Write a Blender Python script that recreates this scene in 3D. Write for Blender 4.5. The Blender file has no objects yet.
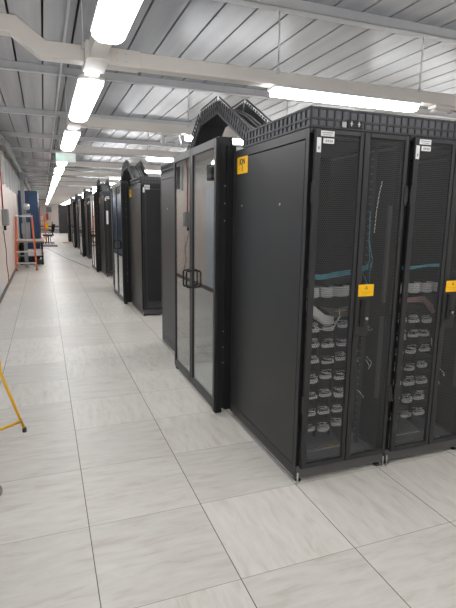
import bpy, math, random
from mathutils import Vector, Matrix
random.seed(7)
S = bpy.context.scene
COL = S.collection
PI = math.pi

# ------------------------------------------------------------------ helpers
class MB:
    """collects shapes, then links them as ONE mesh object"""
    def __init__(s): s.v=[]; s.f=[]; s.sm=[]
    def box(s,x0,x1,y0,y1,z0,z1):
        b=len(s.v)
        s.v+=[(x0,y0,z0),(x1,y0,z0),(x1,y1,z0),(x0,y1,z0),(x0,y0,z1),(x1,y0,z1),(x1,y1,z1),(x0,y1,z1)]
        for q in ((0,3,2,1),(4,5,6,7),(0,1,5,4),(1,2,6,5),(2,3,7,6),(3,0,4,7)):
            s.f.append(tuple(b+i for i in q)); s.sm.append(False)
        return s
    def prism(s,pts,axis,a,b):
        """closed outline pts (2D) extruded along axis from a to b"""
        n=len(pts); k=len(s.v)
        for w in (a,b):
            for p in pts:
                if axis=='x': s.v.append((w,p[0],p[1]))
                elif axis=='y': s.v.append((p[0],w,p[1]))
                else: s.v.append((p[0],p[1],w))
        s.f.append(tuple(k+i for i in range(n))[::-1]); s.sm.append(False)
        s.f.append(tuple(k+n+i for i in range(n))); s.sm.append(False)
        for i in range(n):
            j=(i+1)%n; s.f.append((k+i,k+j,k+n+j,k+n+i)); s.sm.append(False)
        return s
    def tube(s,pts,r,n=8):
        pts=[Vector(p) for p in pts]; k=len(s.v); m=len(pts)
        rr=r if isinstance(r,(list,tuple)) else [r]*m
        up=Vector((0.13,0.21,1)).normalized()
        for i,p in enumerate(pts):
            t=(pts[min(i+1,m-1)]-pts[max(i-1,0)]).normalized()
            a=t.cross(up)
            if a.length<.05: a=t.cross(Vector((1,0,0)))
            a.normalize(); b=t.cross(a).normalized()
            for j in range(n):
                th=2*PI*j/n; s.v.append(tuple(p+a*math.cos(th)*rr[i]+b*math.sin(th)*rr[i]))
        for i in range(m-1):
            for j in range(n):
                q=(j+1)%n
                s.f.append((k+i*n+j,k+i*n+q,k+(i+1)*n+q,k+(i+1)*n+j)); s.sm.append(True)
        s.f.append(tuple(k+j for j in range(n))[::-1]); s.sm.append(False)
        s.f.append(tuple(k+(m-1)*n+j for j in range(n))); s.sm.append(False)
        return s
    def bar(s,a,b,w,h):
        """square bar from a to b"""
        a=Vector(a); b=Vector(b); t=(b-a).normalized()
        u=t.cross(Vector((0,0,1)))
        if u.length<.05: u=Vector((1,0,0))
        u.normalize(); v=u.cross(t).normalized(); k=len(s.v)
        for p in (a,b):
            for (i,j) in ((-1,-1),(1,-1),(1,1),(-1,1)): s.v.append(tuple(p+u*w/2*i+v*h/2*j))
        for q in ((0,1,2,3),(7,6,5,4),(0,4,5,1),(1,5,6,2),(2,6,7,3),(3,7,4,0)):
            s.f.append(tuple(k+i for i in q)); s.sm.append(False)
        return s
    def lathe(s,prof,c=(0,0,0),n=16,axis='z'):
        k=len(s.v); m=len(prof)
        for (r,h) in prof:
            for j in range(n):
                th=2*PI*j/n; x,y,z=r*math.cos(th),r*math.sin(th),h
                if axis=='x': x,y,z=z,x,y
                if axis=='y': x,y,z=x,z,y
                s.v.append((c[0]+x,c[1]+y,c[2]+z))
        for i in range(m-1):
            for j in range(n):
                q=(j+1)%n; s.f.append((k+i*n+j,k+i*n+q,k+(i+1)*n+q,k+(i+1)*n+j)); s.sm.append(True)
        s.f.append(tuple(k+j for j in range(n))[::-1]); s.sm.append(False)
        s.f.append(tuple(k+(m-1)*n+j for j in range(n))); s.sm.append(False)
        return s
    def build(s,name,mat,parent=None,bevel=0):
        me=bpy.data.meshes.new(name); me.from_pydata(s.v,[],s.f); me.polygons.foreach_set('use_smooth',s.sm); me.update()
        me.materials.append(mat)
        o=bpy.data.objects.new(name,me); COL.objects.link(o)
        if parent: o.parent=parent
        if bevel:
            b=o.modifiers.new('bevel','BEVEL'); b.width=bevel; b.segments=2; b.limit_method='ANGLE'
        return o

def tag(o,label,cat,group=None,kind=None):
    if label: o['label']=label
    if cat: o['category']=cat
    if group: o['group']=group
    if kind: o['kind']=kind
    return o
def thing(name,label,cat,loc=(0,0,0),rz=0,group=None):
    o=bpy.data.objects.new(name,None); COL.objects.link(o); o.empty_display_size=.1
    o.location=loc; o.rotation_euler=(0,0,rz)
    return tag(o,label,cat,group)
def struct(name,mb,mat,bevel=0):
    o=mb.build(name,mat,None,bevel); o['kind']='structure'; return o
def dup(root,loc=None,rz=None,label=None,group=None):
    def cp(o,par):
        c=o.copy(); COL.objects.link(c); c.parent=par
        for ch in kids.get(o,[]): cp(ch,c)
        return c
    kids={}
    st=[root]
    while st:
        o=st.pop(); kids[o]=list(o.children); st+=kids[o]
    r=cp(root,None)
    if loc is not None: r.location=loc
    if rz is not None: r.rotation_euler=(0,0,rz)
    if label: r['label']=label
    if group: r['group']=group
    return r

# ------------------------------------------------------------------ materials
def new(name):
    m=bpy.data.materials.new(name); m.use_nodes=True; nt=m.node_tree
    return m,nt,nt.nodes['Principled BSDF']
def P(name,col,rough=.5,metal=0,noise=0,nscale=6,bump=0,spec=None):
    m,nt,b=new(name)
    b.inputs['Roughness'].default_value=rough; b.inputs['Metallic'].default_value=metal
    if spec is not None: b.inputs['Specular IOR Level'].default_value=spec
    tc=nt.nodes.new('ShaderNodeTexCoord'); n=nt.nodes.new('ShaderNodeTexNoise')
    n.inputs['Scale'].default_value=nscale; n.inputs['Detail'].default_value=3
    nt.links.new(tc.outputs['Object'],n.inputs['Vector'])
    r=nt.nodes.new('ShaderNodeMapRange'); r.inputs[3].default_value=1-noise; r.inputs[4].default_value=1+noise
    nt.links.new(n.outputs['Fac'],r.inputs[0])
    mx=nt.nodes.new('ShaderNodeVectorMath'); mx.operation='SCALE'; mx.inputs[0].default_value=col[:3]
    nt.links.new(r.outputs[0],mx.inputs['Scale']); nt.links.new(mx.outputs[0],b.inputs['Base Color'])
    if bump:
        bp=nt.nodes.new('ShaderNodeBump'); bp.inputs['Strength'].default_value=bump; bp.inputs['Distance'].default_value=.002
        nt.links.new(n.outputs['Fac'],bp.inputs['Height']); nt.links.new(bp.outputs[0],b.inputs['Normal'])
    return m
def EM(name,col,st):
    m,nt,b=new(name); b.inputs['Base Color'].default_value=(.9,.9,.9,1)
    b.inputs['Emission Color'].default_value=(*col,1); b.inputs['Emission Strength'].default_value=st
    return m
def math_(nt,op,a,b=None,c=None):
    n=nt.nodes.new('ShaderNodeMath'); n.operation=op
    for i,x in enumerate((a,b,c)):
        if x is None: continue
        if isinstance(x,(int,float)): n.inputs[i].default_value=x
        else: nt.links.new(x,n.inputs[i])
    return n.outputs[0]
def obj_xyz(nt):
    tc=nt.nodes.new('ShaderNodeTexCoord'); s=nt.nodes.new('ShaderNodeSeparateXYZ'); nt.links.new(tc.outputs['Object'],s.inputs[0])
    return tc.outputs['Object'],s.outputs[0],s.outputs[1],s.outputs[2]

def mat_perf(name,col,a=.0095,r=.0037,axes='xz'):
    """perforated steel sheet: hexagonal grid of round holes"""
    m,nt,b=new(name); b.inputs['Base Color'].default_value=(*col,1); b.inputs['Roughness'].default_value=.45
    _,x,y,z=obj_xyz(nt); h=a*1.732
    u=x if axes[0]=='x' else y; v=z if axes[1]=='z' else y
    def lat(o):
        fx=math_(nt,'SUBTRACT',math_(nt,'FRACT',math_(nt,'ADD',math_(nt,'DIVIDE',u,a),100+o)),.5)
        fz=math_(nt,'SUBTRACT',math_(nt,'FRACT',math_(nt,'ADD',math_(nt,'DIVIDE',v,h),100+o)),.5)
        fx=math_(nt,'MULTIPLY',fx,a); fz=math_(nt,'MULTIPLY',fz,h)
        return math_(nt,'SQRT',math_(nt,'ADD',math_(nt,'MULTIPLY',fx,fx),math_(nt,'MULTIPLY',fz,fz)))
    d=math_(nt,'MINIMUM',lat(0),lat(.5)); hole=math_(nt,'LESS_THAN',d,r)
    t=nt.nodes.new('ShaderNodeBsdfTransparent'); mx=nt.nodes.new('ShaderNodeMixShader')
    nt.links.new(hole,mx.inputs[0]); nt.links.new(b.outputs[0],mx.inputs[1]); nt.links.new(t.outputs[0],mx.inputs[2])
    nt.links.new(mx.outputs[0],nt.nodes['Material Output'].inputs[0])
    return m
def mat_glass(name):
    m,nt,b=new(name); nt.nodes.remove(b)
    lw=nt.nodes.new('ShaderNodeLayerWeight'); lw.inputs[0].default_value=.5
    f=math_(nt,'ADD',math_(nt,'MULTIPLY',math_(nt,'POWER',lw.outputs['Facing'],4.0),GLASS_K),.045)
    t=nt.nodes.new('ShaderNodeBsdfTransparent'); t.inputs[0].default_value=(.86,.89,.89,1)
    g=nt.nodes.new('ShaderNodeBsdfGlossy'); g.inputs['Roughness'].default_value=.015
    mx=nt.nodes.new('ShaderNodeMixShader'); nt.links.new(f,mx.inputs[0]); nt.links.new(t.outputs[0],mx.inputs[1]); nt.links.new(g.outputs[0],mx.inputs[2])
    nt.links.new(mx.outputs[0],nt.nodes['Material Output'].inputs[0])
    return m
GLASS_K=1.5
def mat_floor():
    m,nt,b=new('stone tile'); co,x,y,z=obj_xyz(nt)
    tx=math_(nt,'ADD',math_(nt,'DIVIDE',x,.6),200); ty=math_(nt,'ADD',math_(nt,'DIVIDE',y,.6),200)
    cx=math_(nt,'FLOOR',tx); cy=math_(nt,'FLOOR',ty)
    comb=nt.nodes.new('ShaderNodeCombineXYZ'); nt.links.new(cx,comb.inputs[0]); nt.links.new(cy,comb.inputs[1])
    wn=nt.nodes.new('ShaderNodeTexWhiteNoise'); wn.noise_dimensions='2D'; nt.links.new(comb.outputs[0],wn.inputs['Vector'])
    # every tile gets its own shift of the veining
    off=nt.nodes.new('ShaderNodeVectorMath'); off.operation='SCALE'; off.inputs['Scale'].default_value=37
    nt.links.new(wn.outputs['Color'],off.inputs[0])
    add=nt.nodes.new('ShaderNodeVectorMath'); add.operation='ADD'; nt.links.new(co,add.inputs[0]); nt.links.new(off.outputs[0],add.inputs[1])
    def vein(scl,rot):
        mp=nt.nodes.new('ShaderNodeMapping'); mp.inputs['Scale'].default_value=scl; mp.inputs['Rotation'].default_value=(0,0,rot)
        nt.links.new(add.outputs[0],mp.inputs[0])
        n=nt.nodes.new('ShaderNodeTexNoise'); n.inputs['Scale'].default_value=1; n.inputs['Detail'].default_value=6; n.inputs['Roughness'].default_value=.62; n.inputs['Distortion'].default_value=.5
        nt.links.new(mp.outputs[0],n.inputs['Vector']); return n.outputs['Fac']
    va=vein((5,24,1),.35); vb=vein((24,5,1),-.3)
    sel=math_(nt,'GREATER_THAN',wn.outputs['Value'],.5)
    mv=nt.nodes.new('ShaderNodeMix'); nt.links.new(sel,mv.inputs[0]); nt.links.new(va,mv.inputs[2]); nt.links.new(vb,mv.inputs[3])
    cr=nt.nodes.new('ShaderNodeValToRGB'); e=cr.color_ramp.elements
    e[0].position=.28; e[0].color=(.575,.525,.46,1); e[1].position=.66; e[1].color=(.725,.69,.635,1)
    k=cr.color_ramp.elements.new(.45); k.color=(.665,.63,.572,1)
    nt.links.new(mv.outputs[0],cr.inputs[0])
    tint=nt.nodes.new('ShaderNodeMapRange'); tint.inputs[3].default_value=.89; tint.inputs[4].default_value=1.03
    nt.links.new(wn.outputs['Value'],tint.inputs[0])
    sc=nt.nodes.new('ShaderNodeVectorMath'); sc.operation='SCALE'; nt.links.new(cr.outputs[0],sc.inputs[0]); nt.links.new(tint.outputs[0],sc.inputs['Scale'])
    # joints
    def joint(t,w):
        f=math_(nt,'FRACT',t); d=math_(nt,'MINIMUM',f,math_(nt,'SUBTRACT',1.0,f)); return math_(nt,'LESS_THAN',d,w/.6/2)
    jx=joint(tx,.0045); jy=math_(nt,'MULTIPLY',joint(ty,.0036),.6)
    j=math_(nt,'MAXIMUM',jx,jy)
    mc=nt.nodes.new('ShaderNodeMix'); mc.data_type='RGBA'; nt.links.new(j,mc.inputs[0]); nt.links.new(sc.outputs[0],mc.inputs[6]); mc.inputs[7].default_value=(.10,.09,.08,1)
    nt.links.new(mc.outputs[2],b.inputs['Base Color'])
    b.inputs['Roughness'].default_value=.38; b.inputs['Specular IOR Level'].default_value=.35
    return m
def mat_ceiling():
    m,nt,b=new('lacquered metal panel'); co,x,y,z=obj_xyz(nt)
    mp=nt.nodes.new('ShaderNodeMapping'); mp.inputs['Scale'].default_value=(9,.35,1); nt.links.new(co,mp.inputs[0])
    n=nt.nodes.new('ShaderNodeTexNoise'); n.inputs['Scale'].default_value=1; n.inputs['Detail'].default_value=4; nt.links.new(mp.outputs[0],n.inputs['Vector'])
    cr=nt.nodes.new('ShaderNodeValToRGB'); e=cr.color_ramp.elements
    e[0].position=.3; e[0].color=(.44,.455,.485,1); e[1].position=.7; e[1].color=(.56,.575,.60,1)  # lengthwise streaks put the sheen of the lamps into the colour
    nt.links.new(n.outputs['Fac'],cr.inputs[0]); nt.links.new(cr.outputs[0],b.inputs['Base Color'])
    b.inputs['Roughness'].default_value=.26; b.inputs['Metallic'].default_value=.22
    bp=nt.nodes.new('ShaderNodeBump'); bp.inputs['Strength'].default_value=.12; bp.inputs['Distance'].default_value=.006
    nt.links.new(n.outputs['Fac'],bp.inputs['Height']); nt.links.new(bp.outputs[0],b.inputs['Normal'])
    return m
def mat_rail():
    m,nt,b=new('punched steel rail'); co,x,y,z=obj_xyz(nt)
    f=math_(nt,'FRACT',math_(nt,'DIVIDE',z,.0445)); h=math_(nt,'LESS_THAN',math_(nt,'ABSOLUTE',math_(nt,'SUBTRACT',f,.5)),.09)
    fx=math_(nt,'FRACT',math_(nt,'ADD',math_(nt,'DIVIDE',math_(nt,'SUBTRACT',x,.10),.435),.5)); hx=math_(nt,'LESS_THAN',math_(nt,'ABSOLUTE',math_(nt,'SUBTRACT',fx,.5)),.012); h=math_(nt,'MULTIPLY',h,hx)
    mc=nt.nodes.new('ShaderNodeMix'); mc.data_type='RGBA'; nt.links.new(h,mc.inputs[0]); mc.inputs[6].default_value=(.035,.035,.037,1); mc.inputs[7].default_value=(.16,.16,.165,1)
    nt.links.new(mc.outputs[2],b.inputs['Base Color']); b.inputs['Roughness'].default_value=.4; return m
def mat_wall():
    m,nt,b=new('painted wall'); co,x,y,z=obj_xyz(nt)
    # white coated doors near the camera end, pink-beige laminate further on, with vertical seams
    far=math_(nt,'GREATER_THAN',y,7.6)
    n=nt.nodes.new('ShaderNodeTexNoise'); n.inputs['Scale'].default_value=1.3; n.inputs['Detail'].default_value=5; nt.links.new(co,n.inputs['Vector'])
    c1=nt.nodes.new('ShaderNodeValToRGB'); e=c1.color_ramp.elements; e[0].color=(.78,.655,.59,1); e[1].color=(.85,.745,.68,1); e[0].position=.3; e[1].position=.7
    nt.links.new(n.outputs['Fac'],c1.inputs[0])
    mc=nt.nodes.new('ShaderNodeMix'); mc.data_type='RGBA'; nt.links.new(far,mc.inputs[0]); mc.inputs[6].default_value=(.68,.72,.78,1); nt.links.new(c1.outputs[0],mc.inputs[7])
    f=math_(nt,'FRACT',math_(nt,'DIVIDE',math_(nt,'ADD',y,99.95),1.2)); s=math_(nt,'LESS_THAN',f,.012)
    m2=nt.nodes.new('ShaderNodeMix'); m2.data_type='RGBA'; nt.links.new(math_(nt,'MULTIPLY',s,.7),m2.inputs[0]); nt.links.new(mc.outputs[2],m2.inputs[6]); m2.inputs[7].default_value=(.2,.15,.12,1)
    nt.links.new(m2.outputs[2],b.inputs['Base Color']); b.inputs['Roughness'].default_value=.5; return m
def mat_wood():
    m,nt,b=new('worn wood'); co,x,y,z=obj_xyz(nt)
    mp=nt.nodes.new('ShaderNodeMapping'); mp.inputs['Scale'].default_value=(20,2,20); nt.links.new(co,mp.inputs[0])
    n=nt.nodes.new('ShaderNodeTexNoise'); n.inputs['Scale'].default_value=1.5; nt.links.new(mp.outputs[0],n.inputs['Vector'])
    cr=nt.nodes.new('ShaderNodeValToRGB'); cr.color_ramp.elements[0].color=(.30,.19,.11,1); cr.color_ramp.elements[1].color=(.50,.35,.22,1)
    nt.links.new(n.outputs['Fac'],cr.inputs[0]); nt.links.new(cr.outputs[0],b.inputs['Base Color']); return m

M=dict(
 panel2=P('mid grey strip',(.095,.093,.092),.5),
 black=P('black powder coat',(.020,.020,.0215),.42,0,.06,5,0,.4),
 grey=P('grey black powder coat',(.027,.027,.0285),.42,0,.06,5,0,.4),
 panel=P('dark grey panel',(.024,.024,.0245),.40,0,.06,3,0,.4),
 deep=P('black plastic',(.011,.011,.012),.5,0,.05,6,0,.35),
 mesh=mat_perf('perforated black steel',(.085,.085,.088),.0125,.0054),
 vent=mat_perf('perforated white tile',(.72,.72,.71),.03,.006,'xy'),
 rail=mat_rail(),
 duct=P('grey duct plastic',(.075,.078,.09),.45,0,.1,8),
 ductd=P('black duct frame',(.028,.028,.03),.5,0,.1,8),
 steel=P('bright steel',(.6,.6,.6),.3,.9,.05),
 alu=P('brushed aluminium',(.62,.63,.64),.38,.6,.05),
 glass=mat_glass('door glass'),
 floor=mat_floor(), ceil=mat_ceiling(), wall=mat_wall(), wood=mat_wood(),
 cream=P('cream enamel',(.84,.79,.735),.45,0,.03,3),
 strut=P('galvanised channel',(.68,.69,.71),.42,.2,.08,6),
 dark=P('dark ceiling void',(.03,.03,.03),.8),
 white=P('white enamel',(.78,.78,.78),.4,0,.02),
 lamp=EM('lamp diffuser',(.985,.99,1),9.0),
 paper=P('white sticker',(.80,.80,.80),.5,0,.03),
 ink=P('faint grey print',(.33,.33,.34),.6),
 inkd=P('black print',(.05,.04,.03),.6),
 yellow=P('yellow label',(.98,.54,.0),.45,0,.03),
 ytube=P('yellow tube enamel',(.90,.50,.02),.35,0,.03),
 rubber=P('black rubber',(.03,.03,.03),.7,0,.1),
 cable=P('light grey cable',(.80,.80,.80),.5,0,.15,30),
 cabled=P('mid grey cable',(.22,.22,.22),.5,0,.15,30),
 teal=P('teal cable',(.10,.42,.52),.5,0,.1,30),
 pink=P('dull pink cable',(.40,.23,.22),.5,0,.1,30),
 ywire=P('amber cable',(.65,.42,.08),.5,0,.1,30),
 plate=P('grey steel plate',(.34,.34,.35),.4,.3,.05),
 base=P('dark brown baseboard',(.13,.10,.085),.5,0,.05),
 blue=P('blue cabinet paint',(.016,.048,.115),.4,0,.05,2),
 orange=P('orange fibreglass',(.75,.17,.06),.45,0,.05),
 red=P('red enamel',(.55,.05,.03),.4,0,.05),
 redbrown=P('red brown panel',(.20,.07,.05),.5,0,.1),
 gbox=P('grey switch box plastic',(.27,.28,.28),.5,0,.03),
 winglass=P('grey window glass',(.04,.045,.05),.6,0,.1,2),
 winfr=P('pale window frame',(.72,.72,.70),.5,0,.03),
 lag=P('grey pipe lagging',(.30,.30,.30),.7,0,.2,5,.5),
 green=EM('green pictogram',(.10,.55,.35),.8),
 signw=EM('sign panel white',(.95,1,.97),.12),
 farfloor=P('dark grey floor area',(.12,.12,.13),.7,0,.1),
 blueplastic=P('deep blue plastic',(.05,.09,.35),.4),
)

# ------------------------------------------------------------------ room shell
X0,X1,Y0,Y1,H=-2.15,8.0,-6.0,60.0,3.2
struct('floor',MB().box(X0-.1,X1+.1,Y0-.1,Y1+.1,-.1,0),M['floor'])
struct('wall_left',MB().box(X0-.1,X0,Y0,Y1,0,2.2),M['wall'])
upper=MB().box(X0-.1,X0,Y0,Y1,2.86,H+.1).box(X0-.1,X0,Y0,9.4,2.2,2.86).box(X0-.1,X0,22.8,Y1,2.2,2.86)
struct('wall_left_upper',upper,M['cream'])
struct('wall_right',MB().box(X1,X1+.1,Y0,Y1,0,H+.1),M['cream'])
struct('wall_back',MB().box(X0,X1,Y0-.1,Y0,0,H+.1),M['cream'])
struct('wall_far',MB().box(X0,X1,Y1,Y1+.1,0,H+.1),P('far wall paint',(.80,.70,.66),.6,0,.05,1))
struct('baseboard_left',MB().box(X0,X0+.014,Y0,Y1-.02,0,.085),M['base'])
struct('baseboard_far',MB().box(X0+.02,X1,Y1-.02,Y1,0,.18),M['base'])
cb=MB(); PW=.265; x=-1.0-PW*5
while x<X1:
    cb.prism([(x+.009,H),(x+PW-.009,H),(x+PW-.009,H+.03),(x+.009,H+.03)],'y',Y0,Y1)
    x+=PW
cb.box(X0,-1.0-PW*5,Y0,Y1,H,H+.03)
struct('ceiling',cb,M['ceil'])
struct('trim_1',MB().box(X0-.1,X1,Y0,Y1,H+.07,H+.1),M['dark'])
# high windows along the left wall
for i in range(11):
    a=9.4+i*1.218; n='window_%d'%(i+1)
    w=MB().box(X0-.03,X0-.012,a+.05,a+1.16,2.25,2.82).build(n,M['winglass']); w['kind']='structure'
    fr=MB().box(X0-.1,X0+.05,a,a+.09,2.2,2.86).box(X0-.1,X0+.01,a,a+1.218,2.2,2.25).box(X0-.1,X0+.01,a,a+1.218,2.81,2.86).box(X0-.08,X0+.03,a+.62,a+.68,2.25,2.81)
    fr.build('window_frame',M['winfr'],w)
ST=2.5; YT=[1.33+ST*k for k in range(-2,22)]
# struts directly below the ceiling
for k,y in enumerate(YT):
    y-=.08
    s=MB().box(X0+.02,X1-.02,y-.045,y+.045,H-.075,H-.068).box(X0+.02,X1-.02,y-.045,y-.039,H-.075,H).box(X0+.02,X1-.02,y+.039,y+.045,H-.075,H)
    o=struct('trim_%d'%(k+2),s,M['strut'],.002)
s=MB().box(-1.10,-1.082,Y0+.1,Y1-.1,3.07,3.10)
struct('trim_40',s,M['strut'])

# ------------------------------------------------------------------ lighting trunking and lamps
TZ0,TZ1=2.600,2.700
ORD=['first','second','third','fourth','fifth','sixth','seventh','eighth','ninth','tenth','eleventh','twelfth','thirteenth','fourteenth','fifteenth','sixteenth','seventeenth','eighteenth','nineteenth','twentieth','twenty-first','twenty-second','twenty-third','twenty-fourth']
XM=-.95
t=thing('lighting_trunking','long cream lighting trunk hung along the aisle, carrying the strip lights','trunking',(XM,0,0))
MB().box(-.055,.055,Y0+.3,Y1-.5,TZ0,TZ1).build('trunk',M['cream'],t,.004)
for y in YT:
    MB().box(-.075,.075,y-.16,y+.16,TZ0-.012,TZ1+.006).build('junction_cover',M['cream'],t,.004)
for y in YT[:12]:
    MB().tube([(-.085,y-.08,TZ1-.02),(-.085,y-.08,H-.07)],.004,6).box(-.095,-.075,y-.09,y-.07,TZ1-.03,TZ1+.008).build('hanging_rod',M['strut'],t)
def cross_trunk(k,y):
    n=k-1
    lab='cream cross trunk hung over the racks, '+ORD[k-2]+' from the camera' if k>=2 else 'cream cross trunk hung behind the camera, '+('farther' if k==0 else 'nearer')+' one'
    c=thing('lighting_trunking',lab,'trunking',(0,y,0),0,'cross trunks over the racks')
    MB().box(XM+.08,6.6,-.055,.055,TZ0,TZ1).build('trunk',M['cream'],c,.004)
    for a,b in ((XM+.08,XM+.30),(2.36,2.54)): MB().box(a,b,-.062,.062,TZ0-.006,TZ1+.006).build('joint_sleeve',M['cream'],c,.003)
    for dx in (.14,.20):
        for z in (TZ0+.025,TZ1-.025):
            if k<5: MB().lathe([(.006,-.067),(.006,-.06)],(XM+dx,0,z),8,'y').build('screw',M['strut'],c)
    if k==2:
        b=MB(); z=.12
        pts=[(XM-.075,TZ0),(-1.31,TZ0),(-1.48,TZ0+.125),(X0+.02,TZ0+.125),(X0+.02,TZ1+.125),(-1.44,TZ1+.125),(-1.27,TZ1),(XM-.075,TZ1)]
        b.prism([(p[0],p[1]) for p in pts],'y',-.055,.055).build('stepped_branch',M['cream'],c,.004)
    for rx in (.42,1.80):
        r=MB().tube([(rx,-.062,TZ1-.02),(rx,-.062,H-.07)],.0042,6).box(rx-.012,rx+.012,-.068,-.05,TZ1-.02,TZ1+.010)
        r.build('hanging_rod',M['strut'],c)
for k,y in enumerate(YT): cross_trunk(k,y)
L=1.52
def make_light(label,group):
    t=thing('strip_light',label,'ceiling light',(0,0,0),0,group)
    MB().box(-.103,.103,-.002,L+.002,TZ0-.022,TZ0-.0005).build('lamp_housing',M['white'],t,.004)
    d=MB(); z1=TZ0-.022
    # wedge diffuser with bowed ends
    n=10; top=[];bot=[]
    k0=len(d.v)
    prof=[(-.10,z1),(-.095,z1-.03),(-.06,z1-.048),(.06,z1-.048),(.095,z1-.03),(.10,z1)]
    def yend(x,e): return (.022*(x/.10)**2) if e==0 else (L-.022*(x/.10)**2)
    xs=[-.10,-.095,-.075,-.05,-.02,.02,.05,.075,.095,.10]
    def zz(x):
        a=abs(x)
        if a>=.0999: return z1
        if a>.06: return z1-.048+(a-.06)/.04*.026
        return z1-.048
    for e in (0,1):
        for x in xs: d.v.append((x,yend(x,e),zz(x)))
        for x in xs: d.v.append((x,yend(x,e),z1))
    m=len(xs)
    for i in range(m-1):
        d.f.append((i+1,i,2*m+i,2*m+i+1)); d.sm.append(False)
        d.f.append((m+i,m+i+1,3*m+i+1,3*m+i)); d.sm.append(False)
        d.f.append((i,i+1,m+i+1,m+i)); d.sm.append(False)
        d.f.append((2*m+i+1,2*m+i,3*m+i,3*m+i+1)); d.sm.append(False)
    d.build('diffuser',M['lamp'],t)
    return t
l0=make_light('white strip light under the aisle trunk behind the camera','strip lights along the aisle')
l0.location=(XM,-3.18-2.6+.6,0)
l0.scale=(.92,1,1)
ys=[1.63+2.5*k for k in range(-3,22)]
for k,y in enumerate(ys):
    if k==0: l0.location=(XM,y,0); l0['label']='white strip light under the aisle trunk, far behind the camera'; continue
    if k==1: lab='white strip light under the aisle trunk, just behind the camera'
    elif k>22: continue
    else: lab='lit strip light under the aisle trunk, %s from the camera'%ORD[k-2]
    dup(l0,(XM,y,0),0,lab)
for k,y in enumerate(YT):
    for j,x in enumerate((.40,3.2)):
        
        where='over the rack rows' if j==0 else 'added fill further right'  # right-hand column is added as fill light
        lab=('lit strip light under the %s cross trunk from the camera, %s'%(ORD[k-2],where)) if k>=2 else 'lit strip light behind the camera, %s'%where+(' (farther)' if k==0 else '')
        dup(l0,(x+L*.93,y,0),PI/2,lab,'strip lights under the cross trunks').scale=(.80,.93,1)
for k in range(-2,9):  # hidden lamps added to raise the diffuse light
    dup(l0,(5.7,1.63+2.5*k*1.0-.0,0),0,'fill strip light added on the right, %s from the back wall'%ORD[k+2],'fill strip lights added on the right')
for y,l in ((55.5,'lit strip light crossing just before the far wall'),(58.2,'fill strip light added right by the far wall')):
    dup(l0,(1.9,y,0),PI/2,l,'strip lights along the aisle')  # the last one is added to brighten the far wall
# emergency spots
def twin(x,y,lab,big):
    t=thing('emergency_spotlight',lab,'spotlight',(x,y,0),0,'twin emergency spotlights')
    MB().box(-.13,.13,-.05,.05,TZ0-.025,TZ0-.001).build('lamp_base',M['cream'],t,.005)
    for s in (-1,1):
        h=MB().lathe([(.010,0),(.014,-.03),(.030,-.05),(.038,-.08),(.032,-.11),(.012,-.13)] if big else [(.012,0),(.02,-.012),(.034,-.02),(.036,-.032),(.02,-.038)],(s*(.10),0,TZ0-.024),14)
        h.build('rounded_head',M['strut'],t)
twin(.21,YT[3],'twin white emergency spotlight under the second cross trunk, beyond the nearest cable bridge',1)
twin(2.14,YT[2],'twin white emergency spotlight right of the nearest cross strip light',0)
# exit sign
t=thing('exit_sign','hanging translucent exit sign with green pictogram, seen against the aisle lights','exit sign',(-.94,6.42,0))
MB().box(-.155,.155,-.012,.012,2.44,2.585).build('sign_panel',M['signw'],t,.003)
MB().box(-.165,.165,-.02,.02,2.585,2.5995).build('bracket',M['white'],t)
pic=MB()
pic.box(-.148,-.126,-.0135,-.0125,2.48,2.57)                # door block
man=MB().lathe([(.009,-.0135),(.009,-.0125)],(-.045,0,2.565),10,'y')
man.prism([(-.055,2.55),(-.03,2.55),(-.02,2.52),(-.028,2.505),(-.05,2.515)],'y',-.0135,-.0125)
man.prism([(-.045,2.515),(-.03,2.51),(-.01,2.49),(-.005,2.46),(-.018,2.46),(-.026,2.485)],'y',-.0135,-.0125)
man.prism([(-.05,2.515),(-.038,2.505),(-.06,2.475),(-.085,2.475),(-.085,2.485),(-.066,2.488)],'y',-.0135,-.0125)
pic.build('door_symbol',M['green'],t); arw=MB().prism([(.06,2.52),(.09,2.545),(.09,2.53),(.115,2.53),(.115,2.51),(.09,2.51),(.09,2.495)],'y',-.0135,-.0125); arw.build('arrow',M['green'],t); man.build('running_figure',M['green'],t)

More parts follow.
